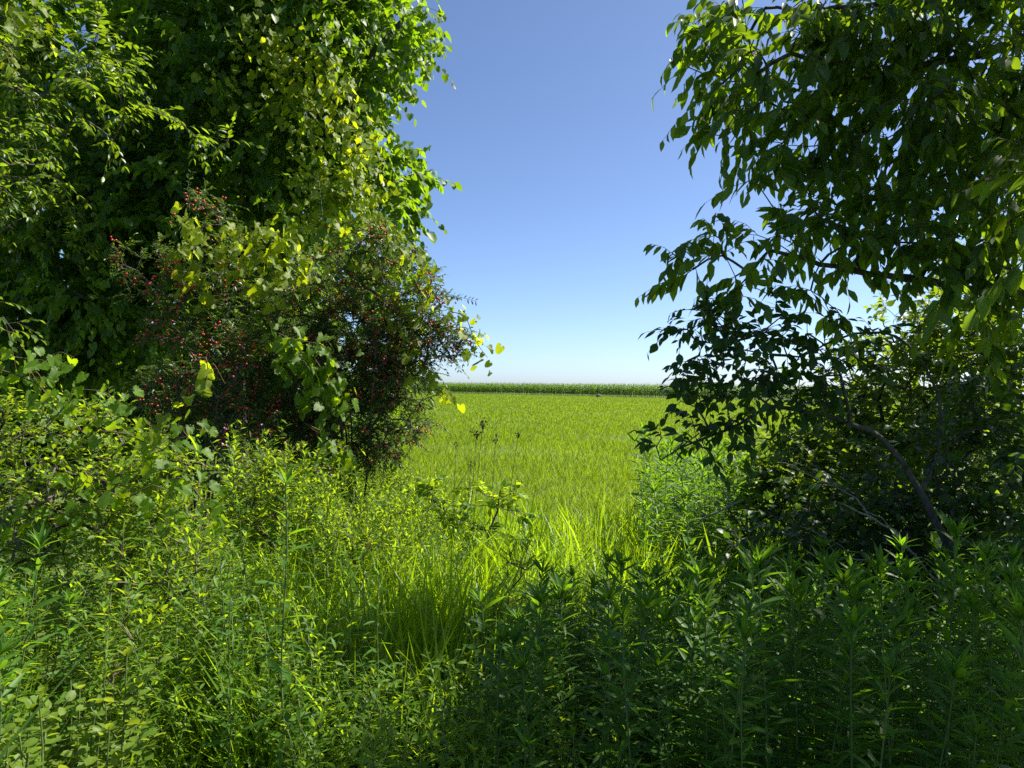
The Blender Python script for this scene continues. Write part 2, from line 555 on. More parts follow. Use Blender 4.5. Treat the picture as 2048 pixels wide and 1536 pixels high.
def build_maize():
    leaves, stalkA, stalkB, tas = [], [], [], []
    dirv = np.array([1, MAIZE_SLOPE]) / math.hypot(1, MAIZE_SLOPE)
    nor = np.array([-dirv[1], dirv[0]])
    base0 = np.array([0, MAIZE_Y0])
    P, Hh = [], []
    for row in range(6):
        s = np.arange(-75, 95, .34)
        s = s + rng.uniform(-.06, .06, len(s))
        q = base0 + s[:, None] * dirv + nor * (row * .76) + .04 * rnd(len(s), 2)
        P.append(q); Hh.append(2.6 + .12 * rnd(len(s)) + .10 * np.sin(s * .21 + row))
    P = np.vstack(P); Hh = np.concatenate(Hh)
    n = len(P)
    P3 = np.column_stack([P, np.zeros(n)])
    top = P3 + np.column_stack([.04 * rnd(n), .04 * rnd(n), Hh])
    parts_g = [tubes(P3, top, .022, .012, None, 3)]
    V, T = [], []
    A = []
    for k in range(9):
        t = .16 + .82 * k / 9
        az = k * math.pi + rng.uniform(-.7, .7, n) + np.arange(n) * 1.7
        h = Hh * t
        ax = np.stack([np.cos(az) * .62, np.sin(az) * .62, np.full(n, .85)], 1)
        nm = np.stack([-np.cos(az), -np.sin(az), np.full(n, .8)], 1)
        A.append(Leaves(P3 + np.column_stack([np.zeros((n, 2)), h]), frames(ax, nm), (.85 + .1 * rnd(n)) * (1 - .35 * abs(t - .5))))
    L = A[0]
    for a in A[1:]: L.add(a)
    tm = [blade(.105, 3, .75), blade(.095, 3, .45)]
    g = join([stamp(tm, L)] + parts_g)
    root = part('maize_field', g, M['maize'], None, 'stuff')
    root['label'] = 'dark green band of tall maize along the far edge of field'
    root['category'] = 'maize'
    ta = []
    for k in range(3):
        az = rng.uniform(0, 6.28, n)
        ta.append(tubes(top, top + np.column_stack([.09 * np.cos(az), .09 * np.sin(az), .18 + .03 * rnd(n)]), .012, .006, None, 3))
    part('tassels', join(ta), M['tassel'], root, 'stuff')


# ================================================================== growing woody things
def blob_points(blobs, dens, shell=.35):
    """Points through ellipsoids given as (px, py, rx, ry, depth, rdepth) in photo pixels / metres."""
    out = []
    for (px, py, rx, ry, Y, rY) in blobs:
        c = at(px, py, Y)
        r = np.array([rx / F * Y, rY, ry / F * Y])
        vol = 4.19 * r.prod()
        n = max(3, int(vol * dens))
        d = nrm(rnd(n, 3)); u = rng.uniform(shell ** 3, 1, n) ** (1 / 3)
        out.append(c + d * u[:, None] * r)
    return np.vstack(out)


def grow(skel, targets, step=.14, lift=.12):
    """Join every target to the nearest wood, making a branching tree; returns edges with radii."""
    nodes_, par = [], []
    for P in skel:
        P = smooth_path(P, step)
        if nodes_:
            N0 = np.array(nodes_); j = int(np.argmin(((N0 - P[0]) ** 2).sum(1)))
        else:
            j = -1
        for q in P:
            par.append(j); nodes_.append(q); j = len(nodes_) - 1
    nsk = len(nodes_)
    S = np.array(nodes_)
    d0 = np.sqrt(((targets[:, None] - S[None]) ** 2).sum(-1)).min(1)
    order = np.argsort(d0)
    cap = nsk + int(sum(d0) / step) + 4 * len(targets) + 1000
    buf = np.zeros((cap, 3)); buf[:nsk] = S; cnt = nsk
    tips = np.zeros(len(targets), int)
    for ti in order:
        t = targets[ti]
        dd = ((buf[:cnt] - t) ** 2).sum(1)
        # prefer wood that lies lower than the target, so boughs rise
        dd = dd * (1 + .5 * (buf[:cnt, 2] > t[2] + .1))
        j = int(np.argmin(dd))
        a = buf[j].copy(); L = math.sqrt(((a - t) ** 2).sum())
        n = max(1, int(math.ceil(L / step)))
        if cnt + n >= cap: break
        bow = lift * L * np.array([0, 0, 1]) + .06 * L * rnd(3)
        for k in range(1, n + 1):
            s = k / n
            buf[cnt] = a + (t - a) * s + bow * 4 * s * (1 - s) * .5
            par.append(j); j = cnt; cnt += 1
        tips[ti] = j
    N = buf[:cnt]; par = np.array(par)
    w = np.zeros(cnt); w[tips] += 1
    for i in range(cnt - 1, -1, -1):
        if par[i] >= 0: w[par[i]] += w[i]
    return N, par, np.maximum(w, 1), tips, nsk


def wood_geo(N, par, w, nsk, rtip=.0028, rmax=.03, sides=4, power=.42):
    e = np.arange(nsk, len(N))
    pr = par[e]
    r = np.minimum(rtip * w ** power, rmax)
    gp = np.where(par[pr] >= 0, par[pr], pr)
    d = N[e] - N[pr]; dp = N[pr] - N[gp]
    dirA = np.where((np.linalg.norm(dp, axis=1) > 1e-6)[:, None], nrm(d) + nrm(dp), d)
    return tubes(N[pr], N[e], np.minimum(r[pr], r[e] * 1.15), r[e], dirA, sides)


def sprays(P, D, ntw, Lt, m, size, droop=.4, spread=.6, lift=.15, sag=.25, side=.8, opposite=False, jitter=.25, sunny=.0, up=1.0):
    """Leafy twigs at points P growing along D. Returns leaves and twig segments."""
    P = np.repeat(P, ntw, 0); D = np.repeat(nrm(D), ntw, 0)
    n = len(P)
    d = nrm(D * .6 + spread * rnd(n, 3) + np.array([0, 0, lift]))
    L = Lt * rng.uniform(.65, 1.25, n)
    pos, ax, nm, sc = [], [], [], []
    UP = np.array([0, 0, 1.0])
    def pt(s): return P + d * (L * s)[:, None] - UP * (sag * L * s * s)[:, None]
    for k in range(m):
        s = np.full(n, (k + .6) / m)
        tan = nrm(d - UP * (2 * sag * s)[:, None])
        sd = nrm(np.cross(tan, UP) + 1e-4)
        for sg in ((1, -1) if opposite else ((1,) if k % 2 else (-1,))):
            last = (k == m - 1)
            b = 0.25 if last and not opposite else side
            a = nrm(tan + sd * (sg * b) - UP * droop + jitter * rnd(n, 3))
            pos.append(pt(s)); ax.append(a)
            nm.append(UP * up + .45 * rnd(n, 3) + sunny * SDIR)
            sc.append(size * rng.uniform(.62, 1.18, n) * (1 - .25 * s))
    pos, ax, nm, sc = map(np.concatenate, (pos, ax, nm, sc))
    tw = tubes(P, pt(np.full(n, .5)), .0022, .0017, None, 3), tubes(pt(np.full(n, .5)), pt(np.full(n, 1.)), .0017, .0008, None, 3)
    return Leaves(pos, frames(ax, nm), sc), join(list(tw))


def woody(name, label, cat, base, skel, limbs, blobs, dens, leafk, mat, bark, spray, nparts, group=None,
          shell=.35, tip_r=.0028, extra_targets=None, lift=.12, sides=4, rmax=.03):
    """Tree or shrub: trunk and limbs as parts, branches, twigs and leaves."""
    root = thing(name, label, cat, base, group)
    T = blob_points(blobs, dens, shell)
    T = T[T[:, 2] > .12]
    if extra_targets is not None: T = np.vstack([T, extra_targets])
    N, par, w, tips, nsk = grow(skel, T, lift=lift)
    for k, (P, (nm_, r0, r1)) in enumerate(zip(skel, limbs)):
        g, _ = limb_geo(P, r0, r1, 8, .08, .004)
        part(nm_, g, M[bark], root)
    br = wood_geo(N, par, w, nsk, tip_r, rmax, sides)
    tp = N[tips]; dr = tp - N[np.maximum(par[tips], 0)]
    cen = T.mean(0)
    dr = nrm(dr) + .5 * nrm(tp - cen)
    L, tw = sprays(tp, dr, **spray)
    part('branches', br, M[bark], root, 'stuff')
    part('twigs', tw, M['twig'], root, 'stuff', False)
    foliage(L, leafk, mat, root, nparts)
    return root, tp, L


def ball(n=1):
    """Small faceted sphere."""
    t = (1 + 5 ** .5) / 2
    V = nrm(np.array([(-1, t, 0), (1, t, 0), (-1, -t, 0), (1, -t, 0), (0, -1, t), (0, 1, t), (0, -1, -t), (0, 1, -t), (t, 0, -1), (t, 0, 1), (-t, 0, -1), (-t, 0, 1)], float))
    T = np.array([(0, 11, 5), (0, 5, 1), (0, 1, 7), (0, 7, 10), (0, 10, 11), (1, 5, 9), (5, 11, 4), (11, 10, 2), (10, 7, 6), (7, 1, 8), (3, 9, 4), (3, 4, 2), (3, 2, 6), (3, 6, 8), (3, 8, 9), (4, 9, 5), (2, 4, 11), (6, 2, 10), (8, 6, 7), (9, 8, 1)])
    return V, T, np.zeros(12)


BALL = ball()


def scatter_parts(name, P, r, mat, parent, tmpl=BALL):
    me = mesh(name, tmpl[0], tmpl[1], mat, tmpl[2])
    off = np.array(parent.location)
    for p, rr in zip(P, r):
        link_mesh(name, me, parent, Matrix.Translation(Vector(p - off)) @ Matrix.Scale(rr, 4))


def vine(name, label, base, strands, mat, size, spacing=.05, scatter=.08, nparts=300, kind='grape', tendrils=0, curtain=0.0, stemr=.004, face=(.35, -.45, .5)):
    """Climbing grape vine: stems along strands, a leaf on its stalk every few centimetres."""
    root = thing(name, label, 'vine', base)
    L = Leaves(); stems = []; tend = []
    for st in strands:
        P = smooth_path(st, spacing)
        n = len(P)
        if n < 3: continue
        g, PP = limb_geo(st, stemr, stemr * .5, 4, .06, .006)
        stems.append(g)
        reps = 1 + int(scatter * 45)
        Q = np.repeat(P, reps, 0) + scatter * rnd(n * reps, 3) * np.array([1, .8, 1])
        if curtain:
            Q[:, 2] -= curtain * rng.uniform(0, 1, len(Q)) ** 1.6
        m = len(Q)
        out = np.stack([rnd(m), rnd(m) * .8 - .25, .15 + .5 * rnd(m)], 1)
        ax = nrm(out) * .7 + np.array([0, 0, -.75])
        nmv = np.array(face) + .38 * rnd(m, 3) + .25 * SDIR
        L.add(Leaves(Q, frames(ax, nmv), size * rng.uniform(.55, 1.2, m)))
        for k in range(tendrils):
            p = P[rng.integers(n)]
            q = p + np.array([.05 * rng.standard_normal(), -.03, .05])
            r_ = q + np.array([.07 * rng.standard_normal(), .02, -.05 + .04 * rng.standard_normal()])
            tend.append(limb_geo([p, q, r_], .0016, .0008, 3, .02)[0])
    for g in stems: part('vine_stem', g, M['twig'], root)
    for g in tend: part('tendril', g, M['redstem'], root)
    foliage(L, kind, M[mat], root, nparts)
    return root


# ================================================================== herbs
def herb_variant(H, n, leafk, size, spiral=2.4, droop=.25, rise=.35, branches=0, blen=.2, bstart=.55, opposite=False, tuft=6, r=.0035, bare=.1, topsmall=.55, lean=.06):
    """Upright leafy stem: returns stem geometry and leaves (local coordinates)."""
    lx, ly = rng.uniform(-lean, lean, 2) * H
    def axis(t): return np.stack([lx * t * t + .008 * np.sin(9 * t), ly * t * t, H * t], -1)
    st = [limb_geo(axis(np.linspace(0, 1, 7)), r, r * .45, 5, .12)[0]]
    pos, ax, nm, sc = [], [], [], []
    def put(p, az, el, s):
        a = np.array([math.cos(az) * math.cos(el), math.sin(az) * math.cos(el), math.sin(el)])
        pos.append(p); ax.append(a)
        nm.append(np.array([-.2 * math.cos(az), -.2 * math.sin(az), 1.0]) + .3 * rnd(3)); sc.append(s)
    for k in range(n):
        t = bare + (1 - bare) * k / n
        az = k * spiral + rng.uniform(-.3, .3)
        el = rise * t - droop * (1 - t) + .18 * rng.standard_normal()
        s = size * (1 - (1 - topsmall) * max(0, t - .45) / .55) * rng.uniform(.75, 1.15) * (.75 if t < .3 else 1)
        put(axis(np.array(t)), az, el, s)
        if opposite: put(axis(np.array(t)), az + math.pi, el, s)
    for k in range(tuft):
        put(axis(np.array(.985)), k * 2.4, 1.05 + .2 * rng.standard_normal(), size * topsmall * rng.uniform(.6, 1.0))
    for b in range(branches):
        t = bstart + (1 - bstart) * b / max(1, branches) * .9
        p0 = axis(np.array(t)); az = b * 2.4 + rng.uniform(-.4, .4)
        L = blen * rng.uniform(.7, 1.2)
        d = np.array([math.cos(az) * .6, math.sin(az) * .6, .8])
        st.append(tubes(p0[None], (p0 + d * L)[None], r * .5, r * .3, None, 4))
        for k in range(10):
            q = p0 + d * L * (.2 + .8 * k / 10)
            put(q, az + k * 2.4, .4 + .3 * rng.standard_normal(), size * .62 * rng.uniform(.7, 1.1))
    top = axis(np.array(1.0))
    return join(st), Leaves(np.array(pos), frames(np.array(ax), np.array(nm)), np.array(sc)), top


class Herb:
    """A kind of herb with several grown variants; placed as separate plants."""
    def __init__(self, name, nvar, leafk, mat, stem_mat='stem', flower=None, **kw):
        self.name, self.leafk, self.mat = name, leafk, M[mat]
        self.vars = []
        for v in range(nvar):
            g, L, top = herb_variant(leafk=leafk, **kw)
            sm = mesh('stem', g[0], g[1], M[stem_mat], g[2])
            V, T, r_ = stamp(TMP[leafk], L)
            fm = mesh('foliage', V, T, self.mat, r_)
            ff = None
            if flower:
                k = 4
                P = top + np.stack([.03 * rnd(k), .03 * rnd(k), .02 + .03 * rng.uniform(-1, 1, k)], 1)
                fl = Leaves(P, frames(np.stack([rnd(k), rnd(k), 1 + .3 * rnd(k)], 1), rnd(k, 3)), np.full(k, .013))
                ff = stamp(TMP['oval'], fl)
                ff = mesh('flower', ff[0], ff[1], M[flower], ff[2])
            self.vars.append((sm, fm, L, ff))
        self.n = 0

    def place(self, x, y, s, label, cat, group, z=0.0, leaves=False, flower=True):
        v = self.vars[self.n % len(self.vars)]; self.n += 1
        o = thing(self.name, label, cat, (x, y, z), group)
        o.rotation_euler = (rng.uniform(-.06, .06), rng.uniform(-.06, .06), rng.uniform(0, 6.28))
        o.scale = (s, s, s * rng.uniform(.92, 1.08))
        link_mesh('stem', v[0], o, Matrix.Identity(4))
        if leaves:
            L = v[2]
            sub = Leaves(L.pos + np.array(o.location), L.rot, L.sc)
            leaf_parts(sub, self.leafk, self.mat, o)
        else:
            link_mesh('foliage', v[1], o, Matrix.Identity(4), 'stuff')
        if v[3] is not None and flower:
            link_mesh('flower', v[3], o, Matrix.Identity(4), 'stuff')
        return o


def spread_points(n, x0, x1, y0, y1, mind, test=None, tries=40):
    pts = []
    for _ in range(n * tries):
        if len(pts) >= n: break
        p = np.array([rng.uniform(x0, x1), rng.uniform(y0, y1)])
        if test is not None and not test(*p): continue
        if all((p[0] - q[0]) ** 2 + (p[1] - q[1]) ** 2 > mind * mind for q in pts): pts.append(p)
    return pts


def px_at(x, y):
    return 1024 + x / y * F


# ================================================================== build: setting
build_ground()
build_field()
build_maize()

m_ = at(1197, 799, 150)
V, T, rb = BALL
mound = part('earth_mound', (np.array([m_[0], m_[1], .05]) + V * np.array([.85, .6, .62]) * (1 + .12 * rnd(12, 1)), T, rb), M['bark'])
mound['label'] = 'small dark mound of earth in the grass at the maize edge'
mound['category'] = 'mound'

# ================================================================== right side: overhanging tree
TR = 4.0
trunkR = [np.array([3.35, 4.3, -.1]), np.array([3.3, 4.3, 1.2]), np.array([3.45, 4.25, 2.6]), np.array([3.6, 4.2, 4.2]), np.array([3.5, 4.1, 6.0])]
limb1 = [np.array([3.55, 4.2, 3.4]), at(2060, 95, 4.2), at(1930, 115, 4.1), at(1800, 135, 4.0), at(1700, 127, 3.95), at(1580, 108, 3.9)]
limb2 = [np.array([3.4, 4.28, 1.9]), at(2060, 600, 4.2), at(1950, 580, 4.1), at(1840, 560, 4.05), at(1740, 548, 4.0), at(1640, 528, 3.95), at(1540, 500, 3.9)]
limb3 = [np.array([3.42, 4.27, 2.5]), at(2050, 245, 4.1), at(1960, 225, 4.0), at(1870, 215, 3.9), at(1760, 240, 3.8)]
limb4 = [np.array([3.58, 4.2, 4.4]), at(2050, -30, 4.3), at(1900, -20, 4.2), at(1740, 10, 4.1), at(1580, 20, 4.0)]
limb5 = [np.array([3.45, 4.25, 2.2]), np.array([2.9, 3.4, 2.5]), np.array([2.2, 2.7, 2.55]), np.array([1.75, 2.35, 2.5])]
limb6 = [np.array([3.5, 4.2, 3.0]), np.array([3.2, 3.2, 3.7]), np.array([2.8, 2.4, 4.1]), np.array([2.7, 1.6, 4.3])]
blobsR = [(1780, 500, 90, 50, 3.85, .3), (1900, 540, 110, 55, 3.8, .3), (2010, 520, 80, 80, 3.7, .3), (1980, 640, 80, 60, 3.9, .25), (1690, 400, 80, 40, 3.9, .25), (1930, 250, 120, 100, 3.8, .3), (1800, 190, 120, 80, 3.9, .3), (1430, 170, 65, 75, 3.95, .25), (1460, 255, 55, 50, 3.9, .22), (1400, 90, 45, 80, 4.0, .2), (1540, 345, 60, 45, 3.9, .2), (1370, 530, 40, 30, 3.9, .15), (1450, 520, 60, 40, 3.9, .2), (1470, 90, 105, 110, 4.0, .35), (1440, 20, 70, 60, 4.0, .3), (1600, 150, 150, 110, 4.0, .4), (1780, 70, 200, 110, 4.1, .45),
          (1950, 150, 190, 180, 4.1, .45), (1520, 250, 80, 55, 3.9, .3), (1630, 280, 120, 70, 3.9, .35), (1620, 350, 55, 35, 3.9, .2),
          (1760, 280, 130, 80, 3.9, .35), (1880, 300, 130, 80, 4.0, .35), (1700, 40, 200, 80, 4.0, .4),
          (1400, 500, 60, 35, 3.9, .25), (1480, 470, 80, 38, 3.9, .25), (1580, 480, 110, 55, 3.9, .3), (1700, 455, 110, 55, 4.0, .35),
          (1520, 560, 100, 45, 3.9, .25), (1640, 590, 60, 60, 4.0, .25), (1850, 430, 140, 80, 4.0, .4), (1980, 430, 120, 120, 3.6, .5),
          (1950, -150, 180, 150, 4.3, .6), (2200, -150, 200, 200, 4.3, .6), (2150, 250, 120, 250, 4.2, .5),
          (2180, 600, 90, 200, 4.3, .4)]
nearT = np.array([[1.8, 2.45, 2.45], [2.1, 2.6, 2.55], [2.0, 2.5, 2.3], [2.4, 2.9, 2.6], [1.75, 2.3, 2.35], [2.25, 2.9, 2.35], [1.9, 2.7, 2.2],
                  [2.6, 2.4, 4.2], [2.8, 2.7, 4.0]])
def ball_points(c, r, n):
    d = nrm(rnd(n, 3)); u = rng.uniform(.05, 1, n) ** (1 / 3)
    return np.array(c) + d * u[:, None] * np.array(r)
nearT = np.vstack([nearT, ball_points((3.0, 2.5, 3.8), (.75, 1.1, .8), 210), ball_points((3.3, 2.9, 2.7), (.6, .8, .6), 90), ball_points((3.6, 2.2, 4.9), (.8, 1.1, .6), 120),  # unseen crown outside the frame, added to shade foreground and thicket
                   ball_points((4.2, 2.6, 4.0), (.9, 1.2, 1.2), 330), ball_points((4.0, 2.4, 2.5), (.8, 1.1, .7), 170), ball_points((3.0, .9, 3.7), (1.0, 1.0, .8), 240), ball_points((2.35, 2.5, 4.15), (.5, .75, .6), 130),
                   ball_points((4.4, 5.0, 3.3), (.75, .8, 1.3), 260)])
woody('overhanging_tree', 'leaning tree with long drooping oval leaves reaching from the right over the field edge', 'tree', (3.35, 4.3, 0),
      [trunkR, limb1, limb2, limb3, limb4, limb5, limb6],
      [('trunk', .10, .05), ('limb', .034, .010), ('limb', .036, .010), ('limb', .022, .007), ('limb', .035, .01), ('limb', .02, .006), ('limb', .02, .006)],
      blobsR, 165, 'drooping', M['drooping'], 'bark',
      dict(ntw=2, Lt=.24, m=6, size=.128, droop=1.0, spread=.55, lift=.05, sag=.35, side=.75, jitter=.28, up=.8), 300, extra_targets=nearT, shell=.2)

# dogwood leaning out under it
dw_base = at(2010, 1290, 4.3); dw_base[2] = 0
dog1 = [dw_base, at(1960, 1180, 4.2), at(1900, 1100, 4.15), at(1842, 985, 4.1), at(1790, 905, 4.1), at(1740, 862, 4.05), at(1650, 832, 4.0), at(1540, 812, 4.0)]
dog2 = [at(1705, 850, 4.0), at(1690, 800, 3.95), at(1680, 750, 3.95), at(1650, 690, 3.9)]
dog3 = [at(1540, 812, 4.0), at(1480, 850, 3.95), at(1420, 870, 3.9), at(1360, 895, 3.9), at(1320, 918, 3.9)]
dog4 = [at(1842, 985, 4.1), at(1880, 890, 4.25), at(1872, 780, 4.3), at(1815, 690, 4.25), at(1740, 662, 4.15), at(1670, 680, 4.1), at(1600, 712, 4.0), at(1480, 700, 3.9), at(1390, 680, 3.9)]
blobsD = [(1350, 660, 35, 30, 3.9, .14), (1360, 760, 35, 35, 3.9, .14), (1520, 850, 90, 40, 3.95, .2), (1390, 645, 60, 45, 3.9, .2), (1450, 680, 80, 60, 3.9, .25), (1370, 700, 40, 40, 3.9, .2), (1540, 700, 90, 60, 3.9, .3), (1470, 760, 90, 50, 3.9, .3),
          (1400, 790, 50, 50, 3.9, .2), (1560, 790, 100, 55, 4.0, .3), (1640, 740, 70, 60, 4.0, .3), (1430, 840, 80, 45, 3.9, .25), (1350, 880, 45, 30, 3.9, .15),
          (1500, 640, 90, 45, 3.9, .25), (1600, 650, 80, 50, 3.9, .25), (1390, 890, 50, 20, 3.9, .15), (1700, 700, 60, 60, 4.1, .3)]
woody('dogwood_tree', 'small dogwood with grey stem and dark leaves arching out over the bright field', 'tree', dw_base,
      [dog1, dog2, dog3, dog4], [('trunk', .032, .010), ('limb', .012, .005), ('limb', .010, .003), ('limb', .011, .003)],
      blobsD, 320, 'dogwood', M['dogwood'], 'grey_bark',
      dict(ntw=2, Lt=.15, m=5, size=.088, droop=.55, spread=.7, lift=.15, sag=.2, side=.8, jitter=.35), 300, shell=.1)


def stems_for(base, n, h, spread, r=.012):
    out = []
    for k in range(n):
        a = rng.uniform(0, 6.28); s = spread * rng.uniform(.3, 1)
        hh = h * rng.uniform(.7, 1)
        d = np.array([math.cos(a) * s, math.sin(a) * s, 0])
        out.append([base + .06 * np.array([math.cos(a), math.sin(a), 0]), base + d * .35 + [0, 0, hh * .4], base + d + [0, 0, hh]])
    return out


def shrub(name, label, base, blobs, dens, leafk, mat, spray, nparts, nst=5, h=1.8, sp=.8, bark='bark', group=None, cat='shrub', shell=.3, r=.014):
    base = np.array(base, float)
    sk = stems_for(base, nst, h, sp)
    return woody(name, label, cat, base, sk, [('stem', r, r * .4)] * nst, blobs, dens, leafk, M[mat], bark, spray, nparts, group, shell=shell)


SP_B = dict(ntw=3, Lt=.22, m=6, size=.082, droop=.35, spread=.7, lift=.2, sag=.15, side=.8, jitter=.35)
# sunlit shrubs at the field edge, right
shrub('leafy_shrub', 'sunlit yellow-green shrub beyond the grey dogwood stem', at(1830, 1190, 6.2) * [1, 1, 0],
      [(1800, 690, 110, 90, 6.2, .6), (1900, 760, 140, 140, 6.0, .7), (1780, 830, 150, 110, 6.2, .7), (1960, 650, 110, 120, 6.0, .6), (1680, 880, 110, 80, 6.2, .6), (1860, 930, 170, 110, 6.0, .7), (1700, 770, 60, 50, 6.3, .4)],
      110, 'broad', 'brush', SP_B, 200, 7, 2.2, 1.2)
shrub('leafy_shrub', 'low sunlit shrub between the field and dark thicket', at(1560, 1150, 6.0) * [1, 1, 0],
      [(1560, 930, 100, 70, 6.0, .5), (1620, 1000, 130, 90, 5.8, .6), (1520, 990, 70, 60, 6.0, .4), (1700, 960, 120, 90, 5.8, .6)],
      130, 'broad', 'brush', SP_B, 150, 5, .9, .9)
# the dark thicket at the foot of the trees, right
SP_D = dict(ntw=3, Lt=.2, m=6, size=.075, droop=.3, spread=.8, lift=.2, sag=.15, side=.8, jitter=.4)
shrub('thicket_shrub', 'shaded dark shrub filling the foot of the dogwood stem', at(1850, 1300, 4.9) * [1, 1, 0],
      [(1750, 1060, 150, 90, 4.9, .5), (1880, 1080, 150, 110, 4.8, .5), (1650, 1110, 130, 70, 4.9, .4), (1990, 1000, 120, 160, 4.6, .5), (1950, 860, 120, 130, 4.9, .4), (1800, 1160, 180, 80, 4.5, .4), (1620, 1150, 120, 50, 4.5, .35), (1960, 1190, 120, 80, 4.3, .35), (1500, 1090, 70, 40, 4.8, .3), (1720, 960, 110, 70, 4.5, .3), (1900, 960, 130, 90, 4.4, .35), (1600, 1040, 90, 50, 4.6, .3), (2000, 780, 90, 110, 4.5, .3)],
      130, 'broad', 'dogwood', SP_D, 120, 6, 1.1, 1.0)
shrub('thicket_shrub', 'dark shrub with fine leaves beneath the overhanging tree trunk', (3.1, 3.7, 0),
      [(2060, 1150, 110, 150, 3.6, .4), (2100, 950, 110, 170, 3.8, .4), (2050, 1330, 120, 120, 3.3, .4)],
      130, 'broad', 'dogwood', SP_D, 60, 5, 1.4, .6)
shrub('background_tree', 'dense green tree standing behind the sunlit shrub', (6.3, 9.2, 0),
      [(1950, 600, 130, 140, 8.8, 1.0), (2050, 480, 140, 170, 8.8, 1.0), (1900, 800, 180, 130, 8.6, .9), (2100, 750, 150, 180, 8.6, 1.0), (2200, 500, 200, 300, 9, 1.2)],
      20, 'broad', 'brush', dict(SP_B, size=.08, ntw=3), 0, 6, 3.5, 1.5, cat='tree', r=.04)

# dead twigs leaning in the dark thicket
for lab, pts, r0 in (('bare pale dead branch forking low in the dark thicket', [(1885, 1178), (1830, 1110), (1790, 1065), (1740, 1038), (1680, 1005)], .009),
                     ('thin bare dead stick lying across the thicket shadow', [(1810, 1135), (1740, 1122), (1640, 1112)], .006),
                     ('short bare dead twig poking out above goldenrod', [(1580, 935), (1640, 960), (1680, 985)], .005),
                     ('brown leaning dead stem at the edge of low sunlit shrub', [(1400, 1040), (1440, 1022), (1490, 998)], .006)):
    Y = 4.2 if r0 > .0055 else 4.6
    P = [at(a, b, Y - .1 * i) for i, (a, b) in enumerate(pts)]
    o = thing('dead_branch', lab, 'branch', P[0])
    part('main_stick', limb_geo(P, r0, r0 * .45, 6, .08, .006)[0], M['dead'], o)
    k = len(P) // 2
    for q in range(3):
        a0 = smooth_path(P, .1); a0 = a0[int(len(a0) * (.35 + .2 * q))]
        part('side_twig', limb_geo([a0, a0 + np.array([-.08, -.02, .05 + .03 * q]), a0 + np.array([-.2, -.03, .07 + .05 * q])], r0 * .5, r0 * .2, 5, .06, .004)[0], M['dead'], o)

# ================================================================== left side
YT = 9.0
trL = [np.array([-3.6, 9.6, -.1]), np.array([-3.7, 9.6, 2.0]), np.array([-3.4, 9.5, 4.0]), np.array([-3.3, 9.4, 7.0])]
lmA = [np.array([-3.5, 9.5, 3.2]), np.array([-2.8, 9.2, 4.6]), np.array([-2.0, 9.0, 5.6]), np.array([-1.4, 8.9, 6.2])]
lmB = [np.array([-3.65, 9.6, 2.4]), np.array([-4.6, 9.3, 3.8]), np.array([-5.3, 9.1, 5.2])]
lmC = [np.array([-3.5, 9.5, 2.8]), np.array([-2.6, 9.0, 3.3]), np.array([-1.8, 8.8, 3.6])]
blobsT = [(420, 180, 60, 40, 8.1, .4), (330, 330, 65, 45, 8.0, .4), (500, 330, 60, 45, 8.0, .4), (560, 230, 50, 40, 8.0, .35), (250, 440, 70, 45, 8.0, .4), (130, 430, 70, 45, 8.0, .4), (380, 70, 60, 40, 8.1, .4), (570, 20, 60, 40, 8.1, .4), (300, 160, 55, 40, 8.1, .4), (700, 90, 55, 40, 8.0, .35), (640, 20, 50, 35, 8.0, .3), (180, 590, 70, 40, 7.8, .4), (520, 430, 60, 40, 7.9, .35), (680, 440, 50, 40, 7.8, .3), (450, 60, 170, 120, 9, 1.0), (600, 60, 150, 110, 9, 1.0), (740, 50, 110, 80, 8.9, .8), (820, 40, 50, 55, 8.8, .4), (640, 220, 130, 110, 9, .9), (720, 180, 70, 80, 8.8, .5),
          (690, 320, 85, 85, 8.8, .7), (770, 390, 45, 55, 8.8, .4), (560, 360, 140, 120, 9, 1.0), (380, 250, 150, 160, 9.2, 1.0), (330, 430, 160, 130, 9.2, 1.0),
          (760, 310, 35, 30, 8.8, .3), (790, 445, 40, 35, 8.7, .3), (180, 330, 150, 150, 9.2, 1.0), (150, 520, 170, 130, 9.0, 1.0), (100, 680, 160, 120, 9.0, .9), (300, 640, 150, 120, 9.0, .9),
          (500, 560, 150, 120, 9.2, .8), (450, -180, 330, 180, 9.2, 1.6), (300, -450, 350, 200, 9.4, 1.6), (700, -120, 150, 120, 9, 1.0)]
woody('tall_tree', 'tall dark leafy tree draped with vines rising beside the field', 'tree', (-3.6, 9.6, 0),
      [trL, lmA, lmB, lmC], [('trunk', .2, .09), ('limb', .07, .03), ('limb', .07, .03), ('limb', .05, .02)],
      blobsT, 23, 'maple', M['maple'], 'bark',
      dict(ntw=4, Lt=.5, m=9, size=.115, droop=.55, spread=.8, lift=.1, sag=.3, side=.8, jitter=.35), 300, shell=.4)

# grape vine curtain on the tall tree
def strand(pts, Y, dY=0.0):
    return [at(a, b, Y + dY * i) for i, (a, b) in enumerate(pts)]


